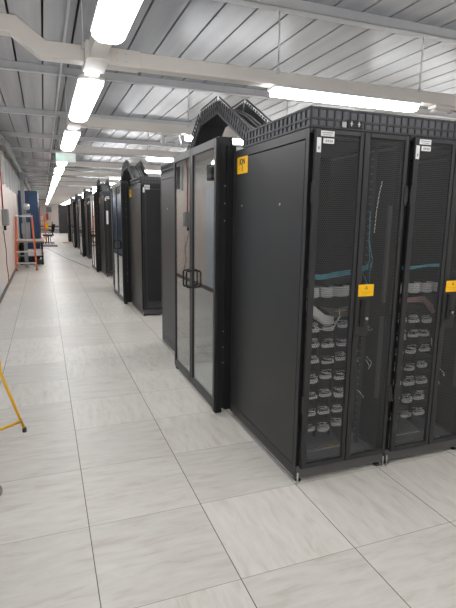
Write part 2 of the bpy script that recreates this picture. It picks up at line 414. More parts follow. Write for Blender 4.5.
# ------------------------------------------------------------------ server rack
RW,RD,RH=.65,1.12,2.055
def text_mesh(s,size,mat,parent,loc,rot,name='lettering'):
    c=bpy.data.curves.new(name,'FONT'); c.body=s; c.size=size; c.align_x='CENTER'; c.align_y='CENTER'; c.extrude=.0003; c.offset=size*.045
    c.materials.append(mat)
    tmp=bpy.data.objects.new('tmp',c); me=bpy.data.meshes.new_from_object(tmp); me=me.copy()
    if not me.materials: me.materials.append(mat)
    o=bpy.data.objects.new(name,me); COL.objects.link(o); bpy.data.objects.remove(tmp)
    o.parent=parent; o.location=loc; o.rotation_euler=rot
    return o
def make_rack(label,stickers=True):
    t=thing('server_rack',label,'server rack',(0,0,0),0,'server racks in rows')
    fr=MB()
    for x in (0.004,RW-.034):
        for y in (.022,RD-.06): fr.box(x,x+.03,y,y+.035,.10,RH-.03)
    for y in (.022,RD-.06):
        fr.box(.034,RW-.034,y,y+.035,RH-.055,RH-.03)
    for x in (0.004,RW-.034):
        fr.box(x,x+.03,.057,RD-.06,RH-.055,RH-.03)
    fr.build('frame',M['deep'],t,.002)
    MB().box(.004,RW-.004,.006,RD-.004,RH-.03,RH).build('top_panel',M['grey'],t,.004)
    b=MB().box(.004,RW-.004,.012,.03,.028,.105).box(.004,RW-.004,RD-.03,RD-.012,.028,.105).box(.004,.03,.03,RD-.03,.028,.105).box(RW-.03,RW-.004,.03,RD-.03,.028,.105)
    b.build('plinth',M['panel2'],t,.002)
    MB().box(.035,RW-.035,.07,RD-.07,.095,.10).build('bottom_plate',M['plate'],t)
    MB().box(.036,RW-.036,.76,.765,.10,RH-.06).build('light_blocker',M['deep'],t)  # unseen sheet added to stop light passing through the rack
    # side panels: outer rim with an inset sheet
    for s,x in ((0,0),(1,RW)):
        d=1 if s==0 else -1
        a=lambda p,q:(min(p,q),max(p,q))
        m=MB()
        u,v=a(x,x+d*.004)
        m.box(u,v,.012,.045,.035,RH-.002).box(u,v,RD-.045,RD-.012,.035,RH-.002).box(u,v,.045,RD-.045,.035,.105).box(u,v,.045,RD-.045,RH-.055,RH-.002)
        p=m.build('side_panel',M['grey'],t,.0015)
        u,v=a(x+d*.0005,x+d*.0035)
        MB().box(u-.0,v,.051,RD-.051,.111,RH-.061).build('inset_sheet',M['panel'],p,.001)
        for y in (.33,.93): MB().lathe([(.0085,-.003*d),(.0085,0),(.004,.001*d)],(x,y,1.66),10,'x').build('lock',M['steel'],p)
        MB().box(*a(x-d*.0,x+d*.003),.03,RD-.03,.028,.034).build('bottom_edge_strip',M['alu'],p)
    # split doors on the -Y side
    def door(x0,x1,hx,handle):
        w=.036
        m=MB().box(x0,x0+w,-.018,.004,.10,RH-.008).box(x1-w*.7,x1,-.018,.004,.10,RH-.008).box(x0+w,x1-w*.7,-.018,.004,RH-.035,RH-.008).box(x0+w,x1-w*.7,-.018,.004,.10,.13)
        d=m.build('door',M['grey'],t,.004)
        MB().box(x0+w-.004,x1-w*.7+.004,-.009,-.008,.125,RH-.03).build('mesh_panel',M['mesh'],d)
        if hx is not None:
            for z in (.45,1.66):
                MB().box(hx-.008,hx+.012,-.022,-.002,z,z+.11).box(hx-.012,hx+.016,-.024,-.018,z+.02,z+.09).build('hinge',M['grey'],d,.002)
        if handle:
            hp=MB().box(x0+.004,x0+.10,-.024,-.0175,.90,1.17).build('handle_plate',M['grey'],d,.002)
            MB().box(x0+.03,x0+.062,-.036,-.0235,.955,1.12).build('swing_handle',M['deep'],hp,.004)
            MB().lathe([(.009,-.031),(.009,-.0235)],(x0+.082,0,1.0),12,'y').build('key_lock',M['steel'],hp)
            yl=MB().box(x0+.012,x0+.118,-.0262,-.0245,1.135,1.205).build('warning_label',M['yellow'],d); yl['label']='yellow warning label'
            tr=MB(); cx=x0+.066; cz=1.186
            o_=[(cx-.011,cz-.009),(cx+.011,cz-.009),(cx,cz+.011)]; i_=[(cx-.007,cz-.0065),(cx+.007,cz-.0065),(cx,cz+.0065)]
            for q in range(3):
                r=(q+1)%3; tr.prism([o_[q],o_[r],i_[r],i_[q]],'y',-.0266,-.0262)
            tr.box(cx-.001,cx+.001,-.0266,-.0262,cz-.003,cz+.003)
            tr.build('warning_triangle',M['inkd'],yl)
            ln=MB().box(x0+.03,x0+.10,-.0266,-.0262,1.160,1.162).box(x0+.036,x0+.094,-.0266,-.0262,1.150,1.152); ln.build('print',P('brown print',(.5,.28,.02),.6),yl)
        return d
    d1=door(.022,.328,.022,False); d2=door(.334,RW-.016,RW-.016,True)
    # single mesh door on the +Y side
    m=MB().box(.01,.05,RD-.004,RD+.018,.10,RH-.008).box(RW-.05,RW-.01,RD-.004,RD+.018,.10,RH-.008).box(.05,RW-.05,RD-.004,RD+.018,RH-.05,RH-.008).box(.05,RW-.05,RD-.004,RD+.018,.10,.145)
    d=m.build('door',M['grey'],t,.004); d['label']='single perforated door'
    MB().box(.046,RW-.046,RD+.006,RD+.007,.14,RH-.045).build('mesh_panel',M['mesh'],d)
    for x in (.085,RW-.115):
        for y in (.17,.86): MB().box(x,x+.03,y,y+.02,.10,RH-.055).build('mounting_rail',M['rail'],t)
    for a,b in ((.45,.98),(1.07,1.66)): MB().box(.590,.612,.055,.075,a,b).build('cable_finger_strip',M['panel2'],t,.002)
    for x in (.035,RW-.035):
        for y in (.035,RD-.06):
            f=MB().lathe([(.020,0),(.020,.008),(.006,.010),(.006,.03)],(x,y,0),12).build('levelling_foot',M['rubber'],t)
    for x in (.012,RW-.012):
        MB().tube([(x,.0,.012),(x,.0,.07)],.0045,8).box(x-.008,x+.008,-.008,.008,0,.014).build('anchor_bolt',M['steel'],t)
    if stickers:
        st=MB().box(.052,.135,-.0195,-.0182,2.008,2.036).build('sticker',M['paper'],d1); st['label']='white sticker'
        MB().box(.060,.127,-.0202,-.0195,2.024,2.029).box(.064,.118,-.0202,-.0195,2.014,2.018).build('print',M['ink'],st)
        st=MB().box(.068,.135,-.0195,-.0182,1.972,1.999).build('sticker',M['paper'],d1); st['label']='white sticker'
        pr=MB()
        for q in range(4): pr.box(.082+q*.012,.090+q*.012,-.0202,-.0195,1.979,1.991)
        pr.build('print',M['ink'],st)
        st=MB().box(.030,.056,-.0195,-.0182,1.925,2.0).build('sticker',M['paper'],d1); st['label']='white sticker'
        MB().box(.038,.047,-.0202,-.0195,1.94,1.955).build('print',M['ink'],st)
    return t
PP=5.13
PX=[0,.06,.09,.09,.09,.09]
NP=6
podn=['nearest','second','third','fourth','fifth','farthest']
rk0=make_rack('black server rack with split mesh doors, corner of the nearest block',True)
rackn=['next to the aisle','second from the aisle','third from the aisle','fourth from the aisle']
def yplate(root):
    # yellow block number plate on the side panel
    p=MB().box(-.0016,-.0002,.84,1.03,1.885,2.0).build('number_plate',M['yellow'],root); p['label']='yellow plate with black lettering'
    text_mesh('ION',.056,M['inkd'],p,(-.0022,.935,1.965),(PI/2,0,-PI/2))
    text_mesh('1',.056,M['inkd'],p,(-.0022,.935,1.918),(PI/2,0,-PI/2))
for p in range(NP):
    na=4 if p==0 else 2
    for i in range(na):
        if p==0 and i==0: r=rk0
        else:
            lab='black server rack, front row of %s block, %s'%(podn[p],rackn[i])
            r=dup(rk0,(PX[p]+i*(RW+.006),p*PP,0),0,lab)
        if i==0: rfirst=r
    if p==0: continue
for p in range(NP):
    for i in range(2):
        lab='black server rack, back row of %s block behind glass doors, %s'%(podn[p],('aisle end','inner one')[i])
        dup(rk0,(PX[p]+(i+1)*(RW+.006)-.006,p*PP+3.52,0),PI,lab)
# number plates belong to the corner racks
for o in list(COL.objects):
    if o.type=='EMPTY' and o.get('category')=='server rack' and o.location.x<.1 and abs(o.rotation_euler.z)<.1: yplate(o)

# ------------------------------------------------------------------ glass door containment
def make_containment(label):
    t=thing('containment_door',label,'glass door',(0,0,0),0,'glass door frames closing the blocks')
    ya,yb=1.165,2.375; xf=-.10
    fr=MB().box(xf,-.006,ya,ya+.045,.03,2.165).box(xf,-.006,yb,yb+.045,.03,2.165).box(xf,-.006,ya+.045,yb,2.085,2.165)
    fr.build('door_frame',M['black'],t,.004)
    MB().box(-.005,.012,ya-.0,yb+.04,2.06,2.165).build('header_infill',M['deep'],t)
    for y in (ya,yb):
        MB().box(xf-.012,xf+.045,y-.012,y+.05,0,.035).build('floor_shoe',M['deep'],t,.003)
    for z in (.42,.55,.68,1.55,1.68,1.81): MB().lathe([(.005,ya-.003),(.005,ya)],(-.045,0,z),8,'y').build('screw',M['steel'],t)
    MB().box(-.04,.03,1.1395,ya,.03,2.10).build('side_infill',M['deep'],t)
    mid=(ya+yb)/2+.02
    for (a,b,hy) in ((ya-.03,mid-.004,mid-.05),(mid+.004,yb+.015,mid+.05)):
        w=.042; x0,x1=xf-.03,xf-.002
        d=MB().box(x0,x1,a,a+w,.045,2.15).box(x0,x1,b-w,b,.045,2.15).box(x0,x1,a+w,b-w,2.085,2.15).box(x0,x1,a+w,b-w,.045,.115).build('door_leaf',M['grey'],t,.004)
        MB().box(x0+.010,x0+.016,a+w-.004,b-w+.004,.11,2.09).build('glass_pane',M['glass'],d)
        s=1 if hy>mid else -1; h=x0
        MB().tube([(h,hy-s*.026,.945),(h-.045,hy-s*.026,.95),(h-.06,hy-s*.02,.965),(h-.06,hy-s*.0,1.03),(h-.06,hy-s*.02,1.095),(h-.045,hy-s*.026,1.11),(h,hy-s*.026,1.115)],.008,8)
        MB().tube([(h,hy,.955),(h-.05,hy,.96),(h-.055,hy,.97),(h-.055,hy,1.09),(h-.05,hy,1.10),(h,hy,1.105)],.008,8).build('handle',M['deep'],d)
    return t
c0=make_containment('double glass door in black frame closing the nearest block')
def make_bridge(label):
    """cable bridge: tent-shaped slotted tray climbing over the glass doors"""
    t=thing('cable_bridge',label,'cable tray',(0,0,0),0,'tent-shaped cable bridges over the glass doors')
    xa,xb=.09,.33
    PR=[(1.0,2.075),(1.74,2.455),(2.19,2.43),(2.64,2.11)]
    hh=.108
    for q in range(3):
        A=Vector((0,)+PR[q]); B=Vector((0,)+PR[q+1])
        d=(B-A); Ln=d.length; u=d/Ln; nrm=Vector((0,-u.z,u.y))
        if nrm.z<0: nrm=-nrm
        bt=MB(); a0=A; b0=B
        def quad(mb,x0,x1,s0,s1,h0,h1):
            pts=[a0+u*s0+nrm*h0,a0+u*s1+nrm*h0,a0+u*s1+nrm*h1,a0+u*s0+nrm*h1]
            mb.prism([(q.y,q.z) for q in pts],'x',x0,x1)
        quad(bt,xa,xb,0,Ln,-.012,0); bt.build('tray_floor',M['ductd'],t)
        for x0,x1,o in ((xa,xa+.006,-1),(xb-.006,xb,1)):
            w=MB(); quad(w,x0,x1,0.0,Ln,0,hh*.86); wo=w.build('side_wall',M['duct'],t)
            rb=MB(); n=int(Ln/.05)
            e0,e1=(x0-.007,x0) if o<0 else (x1,x1+.007)
            for i in range(n+1):
                s=i*Ln/n; quad(rb,min(e0,e1),max(e0,e1)+.0,s-.008 if i else 0,s+.008 if i<n else Ln,0,hh)
            for h in (0,.05,.118): quad(rb,min(e0,e1),max(e0,e1),0,Ln,h,h+.012)
            rb.build('rib',M['ductd'],wo)
    return t
b0=make_bridge('tent-shaped black slotted cable bridge over the nearest glass doors')
def bridge_cables():
    m=MB()
    for i in range(9):
        x=.125+.020*i+random.uniform(-.005,.005); h=random.uniform(.0,.03)
        m.tube([(x,.45,2.09+h*.3),(x,.85,2.10+h),(x,1.15,2.20+h),(x,1.5,2.37+h),(x,1.75,2.46+h),(x,2.2,2.435+h),(x,2.5,2.26+h),(x,2.75,2.10+h*.6),(x,3.0,2.085+h*.3)],.009,6)
    return m
bc=tag(bridge_cables().build('cable_bundle',M['cabled']),'bundle of grey cables lying in the nearest cable bridge','cables','cables in the bridges')
# slotted cable gutters on top of the rack rows
def make_gutter(label,rear=False,nx=1):
    t=thing('cable_gutter',label,'cable tray',(0,0,0),0,'slotted cable gutters on top of the rack rows')
    zb=RH+.002; zt=zb+.105; xr=nx*(RW+.006)
    fl=MB(); w=MB(); rb=MB()
    y0,y1=(.012,.30)
    fl.box(.004,xr,y0,y1,zb,zb+.006); fl.box(.004,.30,y1,.93,zb,zb+.006)
    w.box(.008,xr,y0+.006,y0+.012,zb+.006,zt-.01)     # front wall
    w.box(.008,.014,y0+.012,.93,zb+.006,zt-.01)        # aisle wall
    w.box(.30,xr,y1-.012,y1-.006,zb+.006,zt-.01); w.box(.288,.294,y1,.93,zb+.006,zt-.01)
    n=int((xr-.004)/.049)
    for i in range(n+1):
        x=.004+i*(xr-.016)/n; rb.box(x,x+.009,y0,y0+.0055,zb,zt)
    for h in (0,.040,.093): rb.box(.004,xr,y0-.001,y0+.0055,zb+h,zb+h+.011)
    for i in range(18):
        y=.012+i*.0535; rb.box(.0,.0075,y,y+.011,zb,zt)
    for h in (0,.040,.093): rb.box(-.001,.0075,.012,.93,zb+h,zb+h+.011)
    fl.build('tray_floor',M['ductd'],t); w.build('side_wall',M['duct'],t); rb.build('rib',M['ductd'],t)
    return t
g4=make_gutter('long slotted black cable gutter along the top of the nearest rack row',False,4)
g2=make_gutter('slotted black cable gutter on top of the front rack row of the second block',False,2); g2.location=(PX[1],PP,0)
# small black plate with two white marks on the nearest gutter
t=MB().box(.232,.326,.004,.0105,RH+.012,RH+.052).build('socket_plate',M['deep'],g4,.001); t['label']='black plate with two small white symbols'
mk=MB()
for x in (.255,.303):
    mk.box(x-.0025,x+.0025,.003,.004,RH+.02,RH+.046); mk.box(x-.009,x+.009,.003,.004,RH+.031,RH+.035)
mk.build('symbol',M['paper'],t)
MB().box(.195,.222,.004,.0105,RH+.012,RH+.04).build('tag_plate',M['plate'],g4)
for p in range(NP):
    if p:
        dup(c0,(PX[p],p*PP,0),0,'double glass door in black frame closing the %s block'%podn[p])
        dup(b0,(PX[p],p*PP,0),0,'tent-shaped black slotted cable bridge over the %s block\'s glass doors'%podn[p])
        dup(bc,(PX[p],p*PP,0),0,'bundle of grey cables lying in the %s cable bridge'%podn[p])
    if p>=2: dup(g2,(PX[p],p*PP,0),0,'slotted black cable gutter on top of the front rack row of the %s block'%podn[p])
    # rear row gutter: turned around
    dup(g2,(PX[p],p*PP+3.52,0),0,'slotted black cable gutter on top of the back rack row of the %s block'%podn[p]).scale=(1,-1,1)
# perforated floor tiles in the closed aisle
vt=MB().box(.003,.597,.003,.597,.0005,.004).build('vent_tile',M['vent'])
tag(vt,'x','floor tile','perforated floor tiles behind the glass doors')
tn=['closest to the doors','second from the doors','third from the doors']
for p in range(2):
    for j in range(2):
        for i in range(3):
            lab='perforated floor tile behind %s glass doors, %s row, %s'%(podn[p],'near' if j==0 else 'far',tn[i])
            if p+i+j==0: vt.location=(.0,1.2,0); vt['label']=lab; continue
            d=vt.copy(); COL.objects.link(d); d.location=(i*.6,p*PP+1.2+j*.57,0); d['label']=lab
            if p: d.location.y=p*PP+1.2+j*.57

# ------------------------------------------------------------------ equipment inside the two nearest racks
def make_switch():
    t=thing('network_switch','x','network switch',(0,0,0),0,'rack switches behind the cable loops')
    MB().box(0,.44,.004,.34,0,.044).build('case',M['deep'],t,.002)
    po=MB()
    for i in range(12): po.box(.03+i*.032,.052+i*.032,.0,.0045,.010,.030)
    po.build('port_row',M['grey'],t)
    return t
def bunch(w,n,droop,seed):
    r=random.Random(seed); m=MB()
    for i in range(5):                      # flat packed band at the bottom
        z0=-.022+i*.0045+r.uniform(-.001,.001); a=r.uniform(0,.006); b=w-r.uniform(0,.006); k=r.uniform(-.003,.001)
        m.tube([(a,.012,z0+.004),(a+.004,0,z0),(a+.02,-.006,z0-.001),(w*.5,-.008,z0+k),(b-.016,-.006,z0-.001),(b-.002,.002,z0+.002),(b-.006,.014,z0+.006)],.0026,6)
    for i in range(n-4):                    # looser strands above it
        z0=r.uniform(.004,.034); a=r.uniform(0,.03); b=w-r.uniform(0,.025); y=r.uniform(-.010,.004); h=r.uniform(-.012,.010)
        m.tube([(a,.016,z0),(a+.008,y+.004,z0+h*.4),(a+.022,y,z0+h*.8),((a+b)/2,y,z0+h),(b-.018,y,z0+h*.5),(b-.004,y+.006,z0-.004),(b-.012,.016,z0-.01)],r.uniform(.0014,.0022),5)
    return m
rows=['topmost','second','third','fourth','fifth','sixth','seventh']
cols=['left','middle','right']
rackname=['nearest rack','second rack']
VAR=[bunch(.094,9,.010,s).build('cable_loops',M['cable']) for s in range(6)]
used=set()
sw0=make_switch()
swn=0
for rk in range(2):
    ox=rk*(RW+.006)
    for rr in range(7):
        z=.935-rr*.110
        lab='black rack switch behind the %s row of cable loops in the %s'%(rows[rr],rackname[rk])
        if swn==0: sw=sw0; sw['label']=lab; sw.location=(ox+.105,.195,z-.02)
        else: dup(sw0,(ox+.105,.195,z-.02),0,lab)
        swn+=1
        for c in range(3):
            v=random.randrange(6)
            lab='grey cable loops in the %s, %s column, %s from the top'%(rackname[rk],cols[c],rows[rr])
            loc=(ox+.118+c*.105,.135+random.uniform(-.008,.008),z+random.uniform(-.014,.012))
            if v not in used: o=VAR[v]; used.add(v)
            else: o=VAR[v].copy(); COL.objects.link(o)
            o.location=loc; o.scale=(random.uniform(.86,1.04),1,random.uniform(.7,1.1)); tag(o,lab,'cables','cable loops in the two nearest racks')
for v in range(6):
    if v not in used: bpy.data.objects.remove(VAR[v])
# vertical dividers holding the loops
def divider(x,lab):
    o=MB().box(x,x+.012,.15,.175,.20,.98).build('cable_manager',M['deep'],None,.002); tag(o,lab,'cable manager','vertical cable managers in the racks')
for rk in range(2):
    for c in range(2): divider(rk*(RW+.006)+.208+c*.105,'black vertical cable manager between the %s cable loop columns of the %s'%(('left and middle','middle and right')[c],rackname[rk]))
# grey cable packs row
for rk in range(2):
    ox=rk*(RW+.006)
    for c in range(4):
        m=MB(); r=random.Random(rk*9+c)
        w=.088
        for i in range(6):
            z=1.118+i*.0105
            m.tube([(0,.06,z),(.004,.012,z),(.012+r.uniform(0,.004),0,z-.001),(w/2,-.006+r.uniform(-.003,.003),z-r.uniform(0,.003)),(w-.012,0,z),(w-.002,.014,z),(w,.06,z)],.0052,6)
        o=m.build('cable_pack',M['cable']); o.location=(ox+.09+c*.104,.12,0)
        tag(o,'flat pack of pale grey cables above the loops in the %s, %s'%(rackname[rk],('leftmost','second from left','third from left','rightmost')[c]),'cables','flat cable packs in the two nearest racks')
# teal trunk cables
m=MB()
for i in range(3):
    m.tube([(.06,.15,1.235+i*.012),(.18,.12,1.225+i*.01),(.30,.12,1.24+i*.012),(.42,.14,1.25+i*.01),(.53,.16,1.27+i*.012),(.60,.2,1.28+i*.012)],.0048,6)
tag(m.build('teal_cable',M['teal']),'bundle of teal cables crossing the nearest rack above the grey packs','cables')
m=MB()
for i in range(2): m.tube([(.54,.17,1.62),(.53,.15,1.45),(.545+i*.02,.15,1.33),(.50+i*.05,.15,1.25),(.57,.16,1.13-i*.04)],.0028,6)
tag(m.build('teal_cable',M['teal']),'teal cables hanging down behind the right door of the nearest rack','cables')
m=MB()
for i in range(2): m.tube([(.71,.14,1.27+i*.012),(.82,.12,1.268+i*.012),(.98,.12,1.285+i*.006),(1.10,.14,1.28+i*.012)],.0052,6)
tag(m.build('teal_cable',M['teal']),'thin teal cables crossing the second rack','cables')
# slanted duct with white loops, nearest rack
m=MB()
for i in range(7): m.tube([(.08,.13+.004*i,1.105-.008*i),(.14,.12,1.06-.008*i),(.22,.12,1.0-.007*i),(.29,.13,.985-.006*i)],.0062,6)
tag(m.build('fibre_bundle',M['cable']),'grey fibre bundle sloping down at the left of the nearest rack','cables')
m=MB().tube([(.08,.11,1.06),(.13,.10,1.0),(.20,.095,.955),(.28,.10,.955),(.32,.11,.99),(.33,.13,1.03)],.0035,6).tube([(.06,.12,1.02),(.11,.10,.96),(.19,.095,.92),(.28,.1,.935),(.335,.12,.99)],.003,6)
tag(m.build('white_cable',M['paper']),'white cables looping below the sloping fibre bundle in the nearest rack','cables')
m=MB()
for i in range(6): m.tube([(.22+.01*i,.17,1.045-.006*i),(.30,.14,1.03-.01*i),(.40,.13,1.045-.011*i),(.50,.16,1.03-.01*i)],.003,5)
tag(m.build('patch_cables',M['cabled']),'tangle of dark grey patch cables right of the fibre bundle in the nearest rack','cables')
m=MB().tube([(.29,.115,1.025),(.36,.11,1.03)],.004,6)
tag(m.build('amber_cable',M['ywire']),'short amber patch cable amid the dark grey patch cables','cables')
m=MB()
for i in range(5): m.tube([(.75,.14,1.075-.007*i),(.86,.12,1.08-.006*i),(.97,.12,1.085-.009*i),(1.05,.12,1.02-.012*i),(1.09,.14,.97)],.0038,6)
tag(m.build('pink_cable',M['pink']),'dull pink cables crossing the second rack below the grey packs','cables')
m=MB().tube([(.535,.07,1.80),(.515,.065,1.72),(.50,.06,1.62),(.495,.06,1.50)],.0028,6)
tag(m.build('white_cable',M['paper']),'single thin white cable hanging behind the right door of the nearest rack','cables')
m=MB()
r=random.Random(3)
for i in range(9):
    x=r.uniform(.42,.56); z=r.uniform(.45,1.0)
    m.tube([(x,.14,z),(x+r.uniform(-.03,.03),.11,z-.03),(x+r.uniform(.0,.05),.12,z-r.uniform(.04,.08)),(x+.05,.15,z-.05)],.0025,5)
tag(m.build('patch_cables',M['cable']),'stray pale patch cables behind the right door of the nearest rack','cables')
m=MB()
for i in range(9):
    x=r.uniform(1.08,1.22); z=r.uniform(.45,1.0)
    m.tube([(x,.14,z),(x+r.uniform(-.03,.03),.11,z-.03),(x+r.uniform(.0,.05),.12,z-r.uniform(.04,.08)),(x+.05,.15,z-.05)],.0025,5)
tag(m.build('patch_cables',M['cable']),'stray pale patch cables behind the right door of the second rack','cables')
# bright skewed sheet stands for slanting light on the rack bottoms
for rk in range(2):
    ox=rk*(RW+.006)
    o=MB().prism([(.12,.16),(.42,.16),(.50,.42),(.17,.42)],'z',.1003,.108).build('light_patch',M['alu']); o.location=(ox,0,0)
    tag(o,'pale plate standing for slanting light in the bottom of the %s'%rackname[rk],'plate')
m=MB()
for i in range(4): m.tube([(.30+.02*i,.2,.115+.004*i),(.36,.16-.01*i,.118+.005*i),(.44,.19,.115+.004*i),(.50,.24-.02*i,.115)],.003,5)
tag(m.build('amber_cable',M['ywire']),'amber cables lying in the bottom of the nearest rack','cables')

# ------------------------------------------------------------------ left side of the aisle
# yellow folding trestle, mostly out of frame
t=thing('folding_stand','yellow tubular folding stand at the left edge of the photo','stand',(-1.55,1.29,0))
def yb(a,b,name='leg',r=.0105): return MB().tube([a,b],r,10).build(name,M['ytube'],t)
t.rotation_euler=(0,0,math.radians(38))
def yb(a,b,name='leg',r=.0105): return MB().tube([a,b],r,10).build(name,M['ytube'],t)
yb((0,0,.02),(-.14,.05,.53)); yb((-.14,.05,.51),(-.25,.12,.95),'upper_tube',.012)
MB().box(-.158,-.122,.032,.068,.48,.57).build('hinge_joint',M['ytube'],t,.005)
MB().tube([(-.02,.004,.09),(-.48,.004,.09)],.011,10).build('cross_bar',M['ytube'],t)
yb((-.50,0,.02),(-.25,.12,.95)); yb((-.06,.28,.02),(-.25,.12,.95)); yb((-.44,.28,.02),(-.25,.12,.95))
for x,y in ((0,0),(-.50,0),(-.06,.28),(-.44,.28)):
    MB().lathe([(.014,0),(.016,.01),(.013,.035)],(x,y,0),12).build('rubber_foot',M['rubber'],t)
# rounded black foot at the very edge
o=MB().lathe([(.03,0),(.055,.006),(.058,.03),(.045,.055),(.02,.065)],(0,0,0),18).build('weight_foot',M['gbox'])
o.location=(-1.695,.47,0); tag(o,'small rounded dark rubber weight on the floor at the lower left edge of the photo','weight')

# red conduit, grey box and high black boxes on the wall
tag(MB().tube([(X0+.02,8.95,1.66),(X0+.02,8.95,2.66),(X0+.02,9.1,2.95)],.014,8).build('conduit',M['red']),'red vertical conduit running up the left wall from the grey switch box','pipe')
t=thing('switch_box','rounded grey switch box on the left wall under the red conduit','switch box',(X0,8.80,-.17))
MB().box(.001,.13,-.09,.17,1.50,1.84).build('case',M['gbox'],t,.025)
MB().box(.02,.07,.0,.05,1.40,1.50).build('cable_gland',M['deep'],t,.01)
MB().box(.13,.137,-.03,.10,1.58,1.76).build('cover',M['plate'],t,.003)
tag(MB().tube([(X0+.012,8.85,1.22),(X0+.012,9.0,1.0),(X0+.012,9.2,.8),(X0+.012,9.1,.5),(X0+.012,9.35,.2),(X0+.012,9.3,.09)],.008,6).build('wall_cable',M['redbrown']),'brown cable running down the left wall below the grey switch box','cable')
for y,z,l in ((6.95,2.42,'nearer the camera than the red conduit'),):
    t=thing('wall_speaker','black box mounted high on the left wall, '+l,'speaker',(X0,y,0))
    MB().box(.02,.16,-.13,.13,z-.14,z+.16).build('case',M['deep'],t,.01)
    MB().box(.001,.02,-.04,.04,z-.05,z+.05).build('bracket',M['steel'],t)
# lagged pipes and cable tray running below the ceiling along the wall
for i,(x,z,r) in enumerate(((-1.98,2.93,.07),(-2.04,3.08,.05))):
    m=MB(); pts=[]; rr=[]
    y=8.0
    while y<34: pts.append((x+random.uniform(-.02,.02),y,z+random.uniform(-.02,.02))); rr.append(r*random.uniform(.8,1.15)); y+=.5
    m.tube(pts,rr,10); tag(m.build('lagged_pipe',M['lag']),'grey lumpy lagged pipe high along the left wall, %s'%('lower and wider one' if i==0 else 'upper and thinner one'),'pipe')
t=thing('wall_tray','pale metal tray rail running high along the left wall above the windows','cable tray',(X0,0,0))
MB().box(.03,.13,7.6,34,2.95,2.956).box(.125,.132,7.6,34,2.95,2.99).build('tray',M['gbox'],t)
for i in range(14): MB().box(.002,.13,7.8+i*1.9,7.83+i*1.9,2.92,2.95).build('bracket',M['strut'],t)
# grey riser column by the bench
t=thing('riser_column','pale grey vertical riser column between ladder and blue cabinet','column',(-1.87,13.1,0))
MB().box(-.055,.045,-.06,.06,0,2.75).build('column',M['gbox'],t,.006)
MB().box(-.085,-.0,-.07,-.06,1.0,1.3).build('cover_plate',M['plate'],t)

# orange step ladder
t=thing('step_ladder','orange fibreglass step ladder with aluminium steps by the left wall','ladder',(-1.86,12.3,0))
def zline(z,xb,xt,zt=1.50): return xb+(xt-xb)*z/zt
for s in (-1,1):
    MB().bar((s*.27,0,.0),(s*.205,.22,1.50),.035,.07).build('front_rail',M['orange'],t,.004)
    MB().bar((s*.26,.95,.0),(s*.20,.34,1.46),.03,.03).build('rear_rail',M['orange'],t,.004)
for i,z in enumerate((.20,.52,.84,)):
    w=.265-.065*z/1.5; y=.22*z/1.5
    d=.09 if i<2 else .26
    st=MB().box(-w,w,y-.04,y+d,z-.012,z+.018).build('step',M['alu'],t,.003)
    if i<2:
        MB().bar((-w+.01,y,z-.01),(-w+.10,y,z-.075),.01,.014).bar((w-.01,y,z-.01),(w-.10,y,z-.075),.01,.014).bar((-w+.01,y,z-.10),(-w+.10,y,z-.01),.01,.014).bar((w-.01,y,z-.10),(w-.10,y,z-.01),.01,.014).build('brace',M['alu'],st)
MB().box(-.225,.225,.17,.40,1.49,1.53).build('top_tray',M['alu'],t,.006)
for s in (-1,1):
    MB().box(s*.27-.03,s*.27+.03,-.045,.045,0,.03).build('rubber_foot',M['rubber'],t,.004)
MB().bar((-.24,.80,.35),(.24,.80,.35),.02,.02).build('rear_brace',M['alu'],t)
# pale grey appliance on the ladder
t=thing('grey_appliance','pale grey rounded appliance resting on the top tray of the orange step ladder','lamp',(-1.80,12.58,1.53))
MB().box(-.10,.12,-.06,.06,0,.05).build('appliance_foot',M['gbox'],t,.01)
MB().tube([(-.02,0,.05),(-.03,0,.16)],.035,10).build('stem',M['gbox'],t)
MB().lathe([(.03,-.07),(.09,-.06),(.10,0),(.085,.06),(.05,.09)],(.02,0,.24),14,'x').build('rounded_head',M['alu'],t)
# workbench
t=thing('workbench','dark workbench with a wooden top beyond the orange step ladder','workbench',(-1.76,13.9,0))
MB().box(-.36,.40,-.05,1.4,.70,.745).build('worktop',M['wood'],t,.004)
for x in (-.32,.30):
    for y in (0,1.3): MB().box(x,x+.05,y,y+.05,0.0,.70).build('leg',M['deep'],t)
MB().box(-.34,.36,-.02,1.35,.02,.07).build('lower_shelf',M['black'],t)
MB().box(-.34,.36,-.02,1.35,.235,.28).build('upper_shelf',M['black'],t)
o=MB().box(-.10,.36,.0,.45,.2815,.47).build('white_box',M['white'],None,.006); o.location=(-1.76,13.9,0); tag(o,'white box on the shelf under the wooden workbench top','box')
o=MB().box(-.34,-.14,.0,.40,.2815,.62).build('black_case',M['deep'],None,.01); o.location=(-1.76,13.9,0); tag(o,'black equipment case on the shelf at the wall end of the workbench','case')
t=thing('tower_unit','pale grey upright unit standing on the workbench in front of the blue cabinet','unit',(-1.87,14.1,.745))
MB().box(-.11,.11,0,.3,0,.56).build('case',M['gbox'],t,.01); MB().box(-.09,.09,-.006,0,.05,.5).build('front_cover',M['plate'],t)
# blue cabinets
t=thing('blue_cabinet','tall dark blue steel cabinet beyond the workbench','cabinet',(-2.13,16.0,0))
MB().box(.0,.62,.0,2.6,.10,2.36).build('case',M['blue'],t,.01)
MB().box(.02,.60,.02,2.58,0,.10).build('plinth',M['deep'],t)
for i in range(2): MB().box(.62,.632,.04+i*1.28,1.30+i*1.28,.14,2.33).build('door',M['blue'],t,.004)
MB().lathe([(.03,-.01),(.03,0)],(.12,0,2.25),12,'y').build('badge',M['plate'],t)
